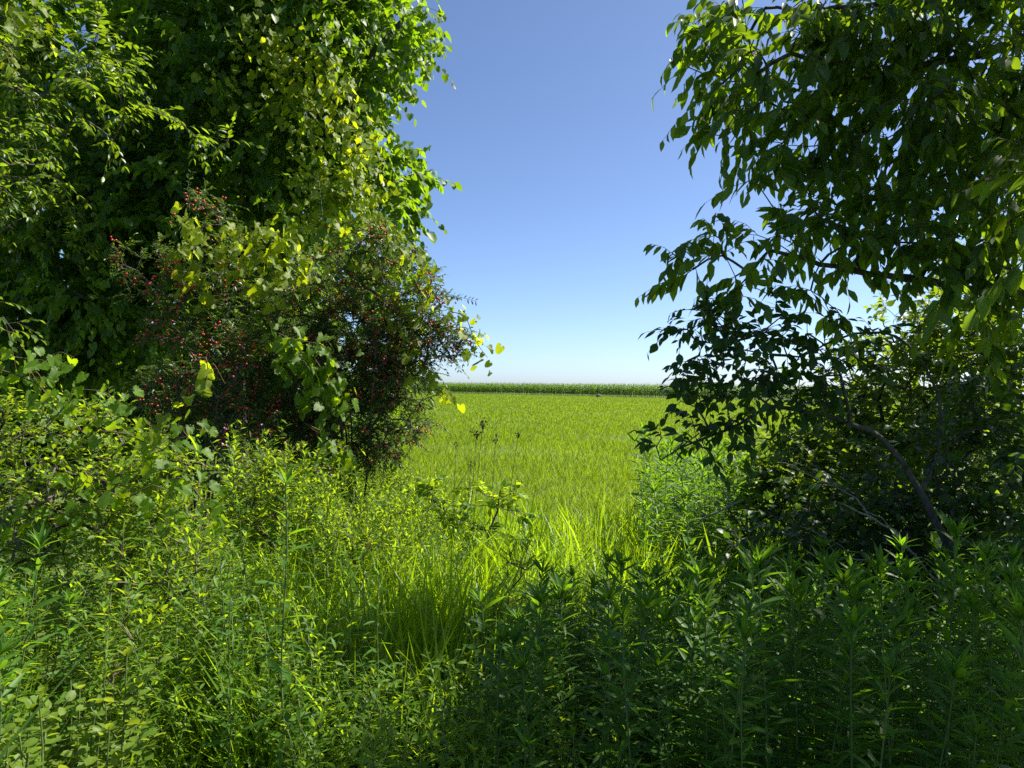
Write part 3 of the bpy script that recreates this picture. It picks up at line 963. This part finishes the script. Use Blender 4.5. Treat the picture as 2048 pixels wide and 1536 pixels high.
vine('grape_vine', 'bright grape vine curtain hanging down the sunny side of the tall tree', (-2.6, 8.2, 0),
     [strand([(480, 45), (560, 80), (640, 105), (665, 180)], 7.7), strand([(655, 110), (670, 200), (700, 300), (720, 420)], 7.7),
      strand([(560, 90), (600, 200), (640, 300), (680, 430)], 7.7), strand([(690, 170), (720, 260), (740, 330)], 7.8), strand([(430, 140), (450, 160), (480, 165)], 7.7),
      strand([(620, 330), (640, 400), (600, 470)], 7.7), strand([(520, 20), (540, 90), (590, 150)], 7.7), strand([(700, 330), (730, 400), (760, 450)], 7.7)],
     'grape_sunlit', .085, .05, .15, 300, 'grape_far', 0, .35)
vine('grape_vine', 'loose grape vine strands trailing into the sky from the treetop', (-1.3, 8.6, 0),
     [strand([(800, 20), (860, 15), (885, 45)], 8.6), strand([(850, 40), (870, 90), (895, 105)], 8.6), strand([(800, 60), (830, 110), (850, 150), (845, 160)], 8.6), strand([(780, 70), (800, 150), (815, 190)], 8.6),
      strand([(730, 150), (780, 175), (825, 190)], 8.6), strand([(740, 190), (770, 205), (790, 205)], 8.6), strand([(800, 290), (825, 297), (848, 302)], 8.5), strand([(770, 240), (790, 280), (810, 300)], 8.5)],
     'grape', .10, .06, .05, 300, 'grape_far', 0, 0)

# ash on the far left, compound leaves
ashT = [np.array([-6.1, 7.4, -.1]), np.array([-6.0, 7.4, 2.0]), np.array([-5.7, 7.3, 4.0]), np.array([-5.2, 7.2, 5.2])]
blobsA = [(100, 120, 110, 90, 7, .7), (210, 130, 80, 60, 7, .5), (60, 260, 100, 80, 6.8, .5), (240, 220, 90, 60, 6.8, .5), (400, 265, 65, 30, 6.4, .25), (210, 170, 40, 30, 6.4, .2),
          (-120, 100, 150, 250, 7, .9), (120, 30, 80, 50, 7, .5), (-100, 400, 130, 160, 6.8, .7), (30, 380, 60, 60, 6.6, .3), (130, 430, 110, 80, 7.2, .5)]
woody('ash_tree', 'ash tree with long paired leaflets, its top in sun beside the tall tree', 'tree', (-6.1, 7.4, 0), [ashT],
      [('trunk', .10, .03)], blobsA, 28, 'drooping', M['ash'], 'bark',
      dict(ntw=4, Lt=.30, m=4, size=.10, droop=.35, spread=.75, lift=.15, sag=.35, side=1.0, opposite=True, jitter=.15), 200, shell=.3)

# dark trees standing behind, closing the hedge
for i, (bx, by, lab) in enumerate(((-8.5, 12.5, 'dark background tree behind the ash, mostly hidden in shade'), (-4.6, 13.0, 'dark background tree filling the gaps behind the tall vine tree'),)):
    sx = px_at(bx, by)
    shrub('background_tree', lab, (bx, by, 0),
          [(sx + dx, py, 190, 170, by, 1.2) for dx, py in ((-120, 100), (130, 80), (0, 300), (-160, 420), (160, 400), (0, 560), (-150, 680), (150, 680), (0, 800))],
          3.6, 'maple', 'maple', dict(ntw=4, Lt=.6, m=9, size=.24, droop=.5, spread=.8, lift=.1, sag=.3, side=.8, jitter=.35), 0, 5, 6, 2, cat='tree', r=.08)

# honeysuckle bushes with red berries
SP_H = dict(ntw=5, Lt=.15, m=6, size=.052, droop=.15, spread=1.1, lift=.2, sag=.25, side=.9, opposite=True, jitter=.3)


def berry_bush(label, base, blobs, dens, nst, h, sp, nberry, extra=None):
    root, tp, L = shrub('berry_bush', label, base, blobs, dens, 'tiny', 'honey', SP_H, 150, nst, h, sp, 'bark')
    x, y, d = pix(tp)
    face = d < np.quantile(d, .45)
    Q = tp[face]
    idx = rng.choice(len(Q), min(len(Q), nberry), replace=False)
    P = np.repeat(Q[idx], 4, 0)
    P = P + np.column_stack([.035 * rnd(len(P)), .035 * rnd(len(P)) - .12, .035 * rnd(len(P)) - .01])
    k = min(300, len(P))
    order = rng.permutation(len(P))
    scatter_parts('berry', P[order[:k]], rng.uniform(.0085, .0115, k), M['berry'], root)
    rest = P[order[k:]]
    if len(rest):
        n = len(rest)
        W = rest[:, None] + BALL[0][None] * rng.uniform(.0075, .0105, n)[:, None, None]
        TT = BALL[1][None] + (np.arange(n) * 12)[:, None, None]
        part('berry_clusters', (W.reshape(-1, 3), TT.reshape(-1, 3), np.zeros(n * 12)), M['berry'], root, 'stuff')
    return root


berry_bush('honeysuckle bush dotted with red berries leaning out toward the open field', at(720, 1100, 6.4) * [1, 1, 0],
           [(745, 505, 90, 45, 6.2, .3), (690, 560, 90, 60, 6.3, .35), (800, 560, 70, 60, 6.2, .3), (840, 630, 70, 55, 6.1, .3), (890, 670, 45, 35, 6.1, .2), (720, 660, 120, 70, 6.4, .4), (610, 640, 110, 90, 6.5, .4),
            (760, 760, 100, 70, 6.3, .4), (640, 770, 130, 90, 6.4, .45), (800, 850, 70, 45, 6.2, .3), (690, 870, 130, 60, 6.3, .4), (560, 860, 120, 90, 6.4, .4), (900, 700, 25, 25, 6.0, .12), (870, 590, 30, 25, 6.1, .15), (830, 730, 50, 50, 6.1, .25), (885, 690, 45, 40, 6.0, .2), (780, 690, 80, 60, 6.2, .35), (740, 720, 80, 60, 6.4, .35), (800, 760, 60, 50, 6.3, .3), (860, 650, 45, 35, 6.1, .2), (910, 710, 22, 22, 6.0, .1), (915, 665, 30, 30, 6.0, .15), (930, 690, 20, 20, 6.0, .1), (850, 560, 45, 35, 6.1, .2), (850, 810, 35, 30, 6.1, .2), (780, 480, 50, 25, 6.2, .2), (740, 910, 90, 40, 6.1, .3)],
           310, 8, 1.9, .6, 230)
berry_bush('honeysuckle bush with clusters of red berries on silvery twigs in the hedge shadow', at(400, 1100, 6.0) * [1, 1, 0],
           [(290, 520, 55, 35, 5.9, .25), (340, 580, 75, 45, 5.9, .3), (410, 440, 45, 55, 5.9, .25), (420, 560, 80, 70, 6.0, .3), (440, 760, 60, 28, 5.6, .2), (360, 690, 60, 60, 5.9, .3), (480, 700, 90, 90, 6.1, .4), (380, 800, 120, 100, 6.2, .4), (500, 840, 60, 60, 5.8, .25)],
           290, 7, 1.8, .5, 260)
# grape vines over the berry bushes
vine('grape_vine', 'yellow-green grape vine sprawling over the top of the silvery-twigged berry bush', at(470, 1000, 5.7) * [1, 1, 0],
     [strand([(370, 430), (390, 480), (380, 560)], 5.7), strand([(400, 500), (470, 475), (540, 465), (600, 475)], 5.7), strand([(440, 530), (520, 520), (600, 535), (630, 560)], 5.7),
      strand([(480, 560), (540, 555), (590, 575)], 5.65), strand([(460, 460), (500, 490), (560, 490)], 5.7), strand([(390, 580), (420, 600)], 5.6)],
     'grape_sunlit', .085, .05, .075, 260, 'grape', 1)
vine('grape_vine', 'hanging clump of broad grape leaves in front of the dark hedge', at(620, 1000, 5.6) * [1, 1, 0],
     [strand([(545, 660), (590, 680), (640, 690), (690, 735)], 5.6), strand([(580, 690), (620, 740), (640, 800)], 5.6), strand([(630, 720), (660, 760), (660, 830)], 5.6), strand([(560, 700), (600, 730), (620, 800)], 5.65),
      strand([(640, 860), (690, 900), (720, 915)], 5.5)],
     'grape', .085, .05, .07, 220, 'grape', 1)
vine('grape_vine', 'grape vine fringe with a trailing tip against the sky above the maize', at(880, 1000, 5.9) * [1, 1, 0],
     [strand([(800, 500), (850, 540), (870, 590)], 5.9), strand([(830, 560), (850, 620), (900, 640)], 5.9), strand([(900, 620), (935, 640), (950, 680), (975, 715)], 5.85), strand([(700, 520), (760, 540), (800, 600)], 5.9),
      strand([(790, 640), (830, 680), (850, 720)], 5.9), strand([(840, 760), (880, 780), (905, 800)], 5.9), strand([(680, 450), (740, 440), (800, 480)], 6.0)],
     'grape_sunlit', .075, .055, .055, 260, 'grape', 0)
for lab, pts, Y in (('arching leafy honeysuckle shoot reaching into the sky beside the vine fringe', [(860, 590), (900, 590), (950, 602)], 6.0),
                    ('upright leafy shoot standing above the berry bush', [(645, 430), (640, 380), (635, 345)], 6.0),
                    ('slim leafy shoot rising in front of the dark tall tree', [(380, 420), (375, 380), (382, 345)], 5.8)):
    P = [at(a, b, Y) for a, b in pts]
    o = thing('leafy_shoot', lab, 'shoot', P[0])
    part('stem', limb_geo(P, .004, .0012, 5, .05)[0], M['stem'], o)
    Q = smooth_path(P, .028)
    n = len(Q); tg = np.gradient(Q, axis=0)
    sd = nrm(np.cross(tg, np.array([0, -1, .3])))
    L = Leaves()
    for sg in (1, -1):
        L.add(Leaves(Q, frames(nrm(tg) * .7 + sg * sd + .2 * rnd(n, 3), np.array([0, -.6, 1.]) + .3 * rnd(n, 3)), .045 * rng.uniform(.7, 1.1, n)))
    leaf_parts(L, 'slim', M['honey'], o)

# grape and nightshade thicket, left middle
SP_N = dict(ntw=3, Lt=.16, m=6, size=.05, droop=.15, spread=.8, lift=.25, sag=.15, side=.8, jitter=.4)
shrub('bramble_thicket', 'tangled pale green thicket heaped below the hedge beside the willowherb', at(250, 1250, 4.2) * [1, 1, 0],
      [(90, 860, 90, 60, 4.3, .35), (180, 840, 80, 50, 4.2, .3), (260, 930, 100, 60, 4.1, .35), (360, 960, 70, 45, 4.2, .3), (100, 980, 130, 80, 4.0, .4), (240, 1040, 130, 80, 4.0, .4), (380, 1050, 70, 60, 4.1, .3), (30, 1080, 100, 80, 3.9, .4), (-60, 900, 80, 150, 4.2, .5)],
      470, 'small', 'herb', SP_N, 150, 6, .8, .7, cat='thicket', r=.006)
vine('grape_vine', 'large toothed grape leaves climbing over the pale thicket', at(200, 1150, 3.8) * [1, 1, 0],
     [strand([(-20, 700), (60, 720), (130, 720)], 4.2), strand([(0, 740), (60, 760), (110, 800)], 4.1), strand([(110, 830), (170, 780), (220, 790), (250, 810)], 4.0), strand([(200, 860), (260, 870), (330, 900)], 3.9),
      strand([(300, 910), (360, 880), (390, 870)], 3.9), strand([(20, 1000), (80, 1010), (150, 1040)], 3.7), strand([(120, 1000), (180, 960), (240, 970)], 3.7), strand([(250, 1000), (310, 970), (340, 1000)], 3.7), strand([(330, 960), (380, 960), (420, 1050)], 3.8)],
     'grape', .068, .07, .075, 300, 'grape', 2)
vine('grape_vine', 'single glowing yellow grape shoot arching up before the dark hedge', at(380, 1000, 3.9) * [1, 1, 0],
     [strand([(305, 860), (335, 830), (385, 790), (410, 775)], 3.9), strand([(410, 775), (415, 745), (412, 722)], 3.9)], 'grape_sunlit', .085, .09, .012, 40, 'grape', 3, face=(.1, -1.1, .25))
vine('grape_vine', 'yellowish vine leaves dangling into the upper corner beside the ash', (-3.4, 4.8, 0),
     [strand([(-30, 60), (15, 90), (20, 150)], 4.8), strand([(-20, 20), (20, 30), (40, 60)], 4.8), strand([(60, 10), (75, 40), (85, 60)], 4.9)], 'grape_sunlit', .08, .06, .05, 60, 'grape', 2)
# twig sprays at the far left edge
leftT = np.array([at(20, 280, 4.9), at(60, 265, 4.9), at(20, 330, 4.9), at(70, 330, 5.0), at(30, 400, 4.8), at(-30, 300, 4.8), at(10, 380, 4.9), at(100, 320, 5.0)])
woody('young_tree', 'young tree with glossy leaf sprays entering beside the ash', 'tree', (-4.3, 4.9, 0),
      [[np.array([-4.3, 4.9, -.1]), np.array([-4.2, 4.9, 1.8]), np.array([-3.9, 4.9, 3.0]), np.array([-3.7, 4.85, 3.6])]], [('trunk', .03, .01)],
      [(-60, 330, 60, 80, 4.8, .3), (-10, 640, 35, 50, 4.8, .2), (10, 640, 25, 30, 4.7, .15)], 40, 'drooping', M['ash'], 'bark',
      dict(ntw=2, Lt=.2, m=6, size=.07, droop=.3, spread=.6, lift=.1, sag=.3, side=.8, jitter=.25), 120, extra_targets=leftT)

# ================================================================== herbs of the margin
gold = Herb('goldenrod', 7, 'lance', 'golden', H=1.0, n=66, size=.13, droop=.35, rise=.75, tuft=11, r=.0042, bare=.12, topsmall=.75)
narrow = Herb('narrow_leaf_herb', 4, 'lance', 'golden', H=1.0, n=46, size=.11, droop=.5, rise=.5, tuft=5, r=.0035, bare=.1, topsmall=.5)
willow = Herb('willowherb', 5, 'slim', 'herb', flower='flower', H=1.0, n=40, size=.078, droop=.1, rise=.9, branches=9, blen=.22, bstart=.45, opposite=True, tuft=4, r=.004)
aster = Herb('aster_plant', 6, 'slim', 'herb', H=.8, n=34, size=.078, droop=.2, rise=.7, branches=11, blen=.22, bstart=.3, tuft=5, r=.003)
jewel = Herb('jewelweed', 4, 'oval', 'jewel', H=.7, n=16, size=.075, droop=.5, rise=.3, branches=4, blen=.16, bstart=.35, tuft=4, r=.005)

# goldenrod stand in the shade, right foreground
G1 = 'goldenrod in the tree shade'
pts = spread_points(190, -.1, 2.7, 1.95, 3.75, .085, lambda x, y: 950 + (y - 2) * 60 < px_at(x, y) < 2160)
pts.sort(key=lambda p: p[1])
for i, (x, y) in enumerate(pts):
    h = min(1.0, 1.64 - .25 * y) + .075 * rng.standard_normal()
    h -= .12 * np.clip((1320 - px_at(x, y)) / 320, 0, 1)
    size = 'tall' if h > .98 else ('short' if h < .8 else 'middling')
    if px_at(x, y) < 1290: where = 'beside the bright tall grass at the edge of the shaded stand'
    elif y > 3.2: where = 'against the dark thicket at the back of the shaded stand'
    elif x > 1.3: where = 'in the shaded stand, under the overhanging tree'
    else: where = 'in the shaded stand, between tall grass and overhanging tree'
    gold.place(x, y, h, size + ' goldenrod ' + where, 'goldenrod', G1, leaves=i < 26)
# goldenrod in the sun at the field edge, right
G2 = 'goldenrod in sun by the field'
for x, y in spread_points(60, 1.15, 2.9, 5.4, 8.2, .15, lambda x, y: 1290 < px_at(x, y) < 1540):
    gold.place(x, y, 1.12 + .07 * rng.standard_normal(), 'sunlit goldenrod standing between the bright field and low shrub', 'goldenrod', G2)
for (x, y, h) in ((1.0, 4.6, 1.0), (.93, 4.9, .95), (1.08, 4.3, 1.05)):
    gold.place(x, y, h, 'goldenrod stem standing alone against the bright tall grass', 'goldenrod', 'goldenrod against the tall grass')
# goldenrod at the lower left corner
for (x, y, h) in ((-1.62, 2.3, 1.0), (-1.5, 2.15, .93), (-1.72, 2.5, .98), (-1.58, 2.6, .9), (-1.85, 2.7, 1.02)):
    gold.place(x, y, h, 'sunlit goldenrod rising above the rounded jewelweed leaves', 'goldenrod', 'goldenrod above the jewelweed', leaves=True)
# thin narrow leaved stems, dark against the bright grass
for x, y in spread_points(16, -1.25, -.35, 2.4, 3.4, .11, lambda x, y: 430 < px_at(x, y) < 760):
    narrow.place(x, y, 1.0 + .12 * rng.standard_normal(), 'thin dark stem with drooping narrow leaves before the bright grass', 'herb', 'narrow stems before the grass')
# willowherb
for x, y in spread_points(26, -2.1, -1.15, 4.6, 5.7, .13, lambda x, y: 440 < px_at(x, y) < 670):
    willow.place(x, y, 1.26 + .06 * rng.standard_normal() - .2 * max(0, px_at(x, y) - 590) / 80, 'bushy willowherb topped with small magenta flowers below the hedge', 'willowherb', 'willowherb below the hedge')
W2 = 'leafy herbs between hedge and grass'
for x, y in spread_points(80, -2.4, .05, 4.0, 6.6, .14, lambda x, y: 560 < px_at(x, y) < 930):
    f = px_at(x, y)
    willow.place(x, y, 1.0 - .18 * max(0, f - 640) / 290 + .06 * rng.standard_normal() - .05 * (5 - y), ('tall' if y > 5.6 else 'low' if y < 4.6 else 'bushy') + ' light green herb ' + ('beside the willowherb' if f < 680 else 'near the dogwood seedlings' if f > 810 else 'below the berry bush'), 'herb', W2, flower=False)
# aster mass, left foreground
A1 = 'small-leaved asters on the sunny bank'
for x, y in spread_points(110, -2.7, -.55, 2.5, 4.2, .13, lambda x, y: -40 < px_at(x, y) < 700 and not (50 < px_at(x, y) < 215 and y < 3.3) and not (560 < px_at(x, y) < 640 and y > 3.2)):
    h = .96 + .09 * rng.standard_normal() + .06 * (y - 3) - .12 * max(0, px_at(x, y) - 450) / 250 + .13 * math.sin(5.1 * x + 1.3) * math.sin(4.3 * y + .6)
    if y > 3.5: where = 'at the foot of the grape thicket'
    elif px_at(x, y) < 330: where = 'between the jewelweed and the grape thicket'
    elif px_at(x, y) > 520: where = 'at the edge of the bright grass patch'
    else: where = 'in the middle of the sunny bank'
    aster.place(x, y, h, ('tall ' if h > 1.03 else 'low ' if h < .88 else '') + 'small-leaved sunlit aster ' + where, 'herb', A1)
A2 = 'asters in the half shade'
for x, y in spread_points(100, -.9, .75, 1.95, 4.4, .115, lambda x, y: 600 + 100 * (y > 2.8) < px_at(x, y) < 1240 and not (640 < px_at(x, y) < 960 and y > 2.9)):
    h = (.84 + .08 * rng.standard_normal() - .10 * max(0, y - 2.8)) + .10 * math.sin(6.0 * x) * math.sin(5.0 * y)
    where = 'under the goldenrod' if px_at(x, y) > 980 else ('below the bright grass patch' if y > 2.6 else 'between the bright grass and jewelweed')
    aster.place(x, y, h, ('tall ' if h > .9 else 'low ' if h < .74 else '') + 'small-leaved aster in half shade ' + where, 'herb', A2)
# jewelweed, lower left corner
for x, y in spread_points(30, -1.75, -.95, 1.75, 2.5, .10, lambda x, y: -60 < px_at(x, y) < 300):
    jewel.place(x, y, .95 + .08 * rng.standard_normal(), 'pale rounded-leaf jewelweed at the foot of the sunlit goldenrod', 'jewelweed', 'jewelweed in the corner', leaves=True)
# two dogwood seedlings standing before the field
SP_S = dict(ntw=2, Lt=.14, m=6, size=.085, droop=.35, spread=.7, lift=.35, sag=.2, side=.8, opposite=True, jitter=.3)
for lab, bx, bl in (('compact leafy dogwood seedling before the bright field beside the hedge', 868, [(868, 975, 40, 35, 5.6, .16), (862, 1020, 55, 40, 5.6, .2)]),
                    ('wide leafy dogwood seedling at the foot of the bulrush stems', 985, [(975, 985, 45, 25, 5.5, .16), (1010, 1020, 45, 40, 5.5, .2), (960, 1040, 60, 40, 5.5, .2), (995, 1060, 50, 40, 5.4, .2)])):
    shrub('dogwood_seedling', lab, at(bx, 1150, 5.5) * [1, 1, 0], bl, 260, 'dogwood', 'herb', SP_S, 150, 4, .6, .2, cat='seedling', shell=.1, r=.006)

# rounded bushy mounds that stand out of the herbs
SP_M = dict(ntw=3, Lt=.16, m=7, size=.06, droop=.05, spread=.6, lift=.55, sag=.05, side=.8, jitter=.35)
for lab, bx, Y, bl in (('rounded bushy herb mound below the berry bush, dark at its foot', 740, 4.5, [(735, 1050, 90, 50, 4.5, .3), (760, 1110, 90, 50, 4.5, .3), (690, 1090, 60, 40, 4.5, .25)]),
                       ('bright bushy herb mound just below the flowering willowherb', 545, 4.8, [(545, 960, 90, 45, 4.8, .3), (540, 1020, 110, 55, 4.7, .35)]),
                       ('sunny bushy herb mound between the grape thicket and grass patch', 340, 3.4, [(330, 1130, 110, 60, 3.4, .28), (400, 1190, 90, 60, 3.4, .25)]),
                       ('narrow dark herb clump at the edge of the goldenrod stand', 1035, 4.0, [(1035, 1130, 35, 40, 4.0, .15), (1030, 1200, 45, 50, 4.0, .18)]),
                       ('low bushy herb mound above the jewelweed', 230, 2.8, [(240, 1290, 90, 60, 2.8, .2), (300, 1340, 80, 50, 2.8, .2)])):
    shrub('herb_mound', lab, at(bx, 1300, Y) * [1, 1, 0], bl, 330, 'slim', 'herb', SP_M, 120, 5, .55, .2, cat='herb', shell=.3, r=.004, bark='twig')

# ------------------------------------------------------------------ bulrushes
def bulrush(pb, pt, Y, label, nseed, spreadr):
    b = at(*pb, Y); b[2] = 0
    t = at(*pt, Y)
    o = thing('bulrush', label, 'bulrush', b, 'bulrush stems before the field')
    mid = (b + t) / 2 + np.array([(t[0] - b[0]) * -.12, 0, 0])
    part('stem', limb_geo([b, mid, t], .0035, .002, 5, .1)[0], M['stem'], o)
    P = t + spreadr * rnd(nseed, 3) * np.array([1, .8, .8]) + np.array([0, 0, .02])
    rays = tubes(np.repeat(t[None] - [0, 0, .02], nseed, 0), P, .0015, .001, None, 3)
    part('seed_stalks', rays, M['seed'], o, 'stuff')
    scatter_parts('seed_head', P, rng.uniform(.005, .009, nseed), M['seed'], o)
    p = b + (t - b) * .72
    part('blade', stamp([blade(.03, 4, .6)], Leaves(p[None], frames(np.array([[-1., .1, .5]]), np.array([[.4, 0, 1.]])), np.array([.22]))), M['grass'], o)


LB = 'dark seed-headed bulrush stem standing before the bright field'
for pb, pt, nn, sp in (((940, 1010), (965, 853), 16, .022), ((935, 1010), (953, 872), 16, .025), ((975, 1000), (991, 884), 7, .018), ((1000, 1000), (1036, 872), 8, .018), ((902, 1000), (912, 893), 5, .012), ((930, 1010), (941, 936), 6, .015)):
    bulrush(pb, pt, 5.6, LB, nn, sp)

# ------------------------------------------------------------------ tall grass along the margin and among the herbs
def build_tall_grass():
    P, H = [], []
    def zone(n, x0, x1, y0, y1, h, sd, test):
        x = rng.uniform(x0, x1, n); y = rng.uniform(y0, y1, n)
        m = test(1024 + x / y * F, y)
        P.append(np.column_stack([x, y, np.full(n, -.02)])[m]); H.append(np.maximum(.15, h + sd * rnd(m.sum())))
    zone(13000, -1.5, 2.2, 4.6, 7.0, .58, .12, lambda p, y: (p > 830) & (p < 1330))
    zone(8000, -2.0, -.1, 2.7, 4.8, .66, .14, lambda p, y: (p > 470) & (p < 980))
    zone(2500, -2.8, -.6, 2.2, 4.0, .45, .12, lambda p, y: (p > 0) & (p < 560) & ~((p > 50) & (p < 215) & (y > 2.4)))
    zone(6000, -5.0, -1.3, 1.0, 5.0, .6, .15, lambda p, y: p < 0)
    zone(3000, 1.6, 4.5, 1.0, 4.5, .55, .15, lambda p, y: p > 2048)
    zone(2500, -2.6, .2, 4.6, 7.5, .75, .15, lambda p, y: (p > 480) & (p < 900))
    zone(2500, 0, 3.2, 2.0, 5.0, .45, .1, lambda p, y: p > 950)
    zone(3000, .8, 3.5, 5.2, 8.0, .6, .15, lambda p, y: p > 1280)
    P_, H_ = np.vstack(P), np.concatenate(H)
    L = grass_layer(P_, H_, TMP['blade'], .22, (.04, .0))
    L.rot = L.rot.copy(); L.rot[:, :, 0] *= np.clip(.28 + .42 * rng.uniform(0, 1, len(L)), 0, 1)[:, None]
    o = part('tall_grass', stamp(TMP['blade'], L), M['grass'], None, 'stuff')
    o['label'] = 'long bright green grass blades growing along the weedy field margin'
    o['category'] = 'grass'


build_tall_grass()


def build_undergrowth():
    """Low leafy ground cover under the herbs."""
    n = 30000
    x = rng.uniform(-5, 5, n); y = rng.uniform(1.2, 9, n)
    p = 1024 + x / y * F
    m = ~((y > 5.2) & (p > 780) & (p < 1330)) & ~((p > 50) & (p < 215) & (y > 2.4) & (y < 3.3))
    x, y = x[m], y[m]; n = len(x)
    z = rng.uniform(0, 1, n) ** 1.4 * .42
    L = Leaves(np.column_stack([x, y, z]), frames(np.column_stack([rnd(n), rnd(n), .2 + .4 * rnd(n)]), np.array([0, 0, 1.]) + .5 * rnd(n, 3)), rng.uniform(.04, .085, n))
    o = part('undergrowth', stamp(TMP['tiny'], L), M['golden'], None, 'stuff')
    o['label'] = 'low leafy ground cover under the herbs and shrubs'
    o['category'] = 'undergrowth'


build_undergrowth()
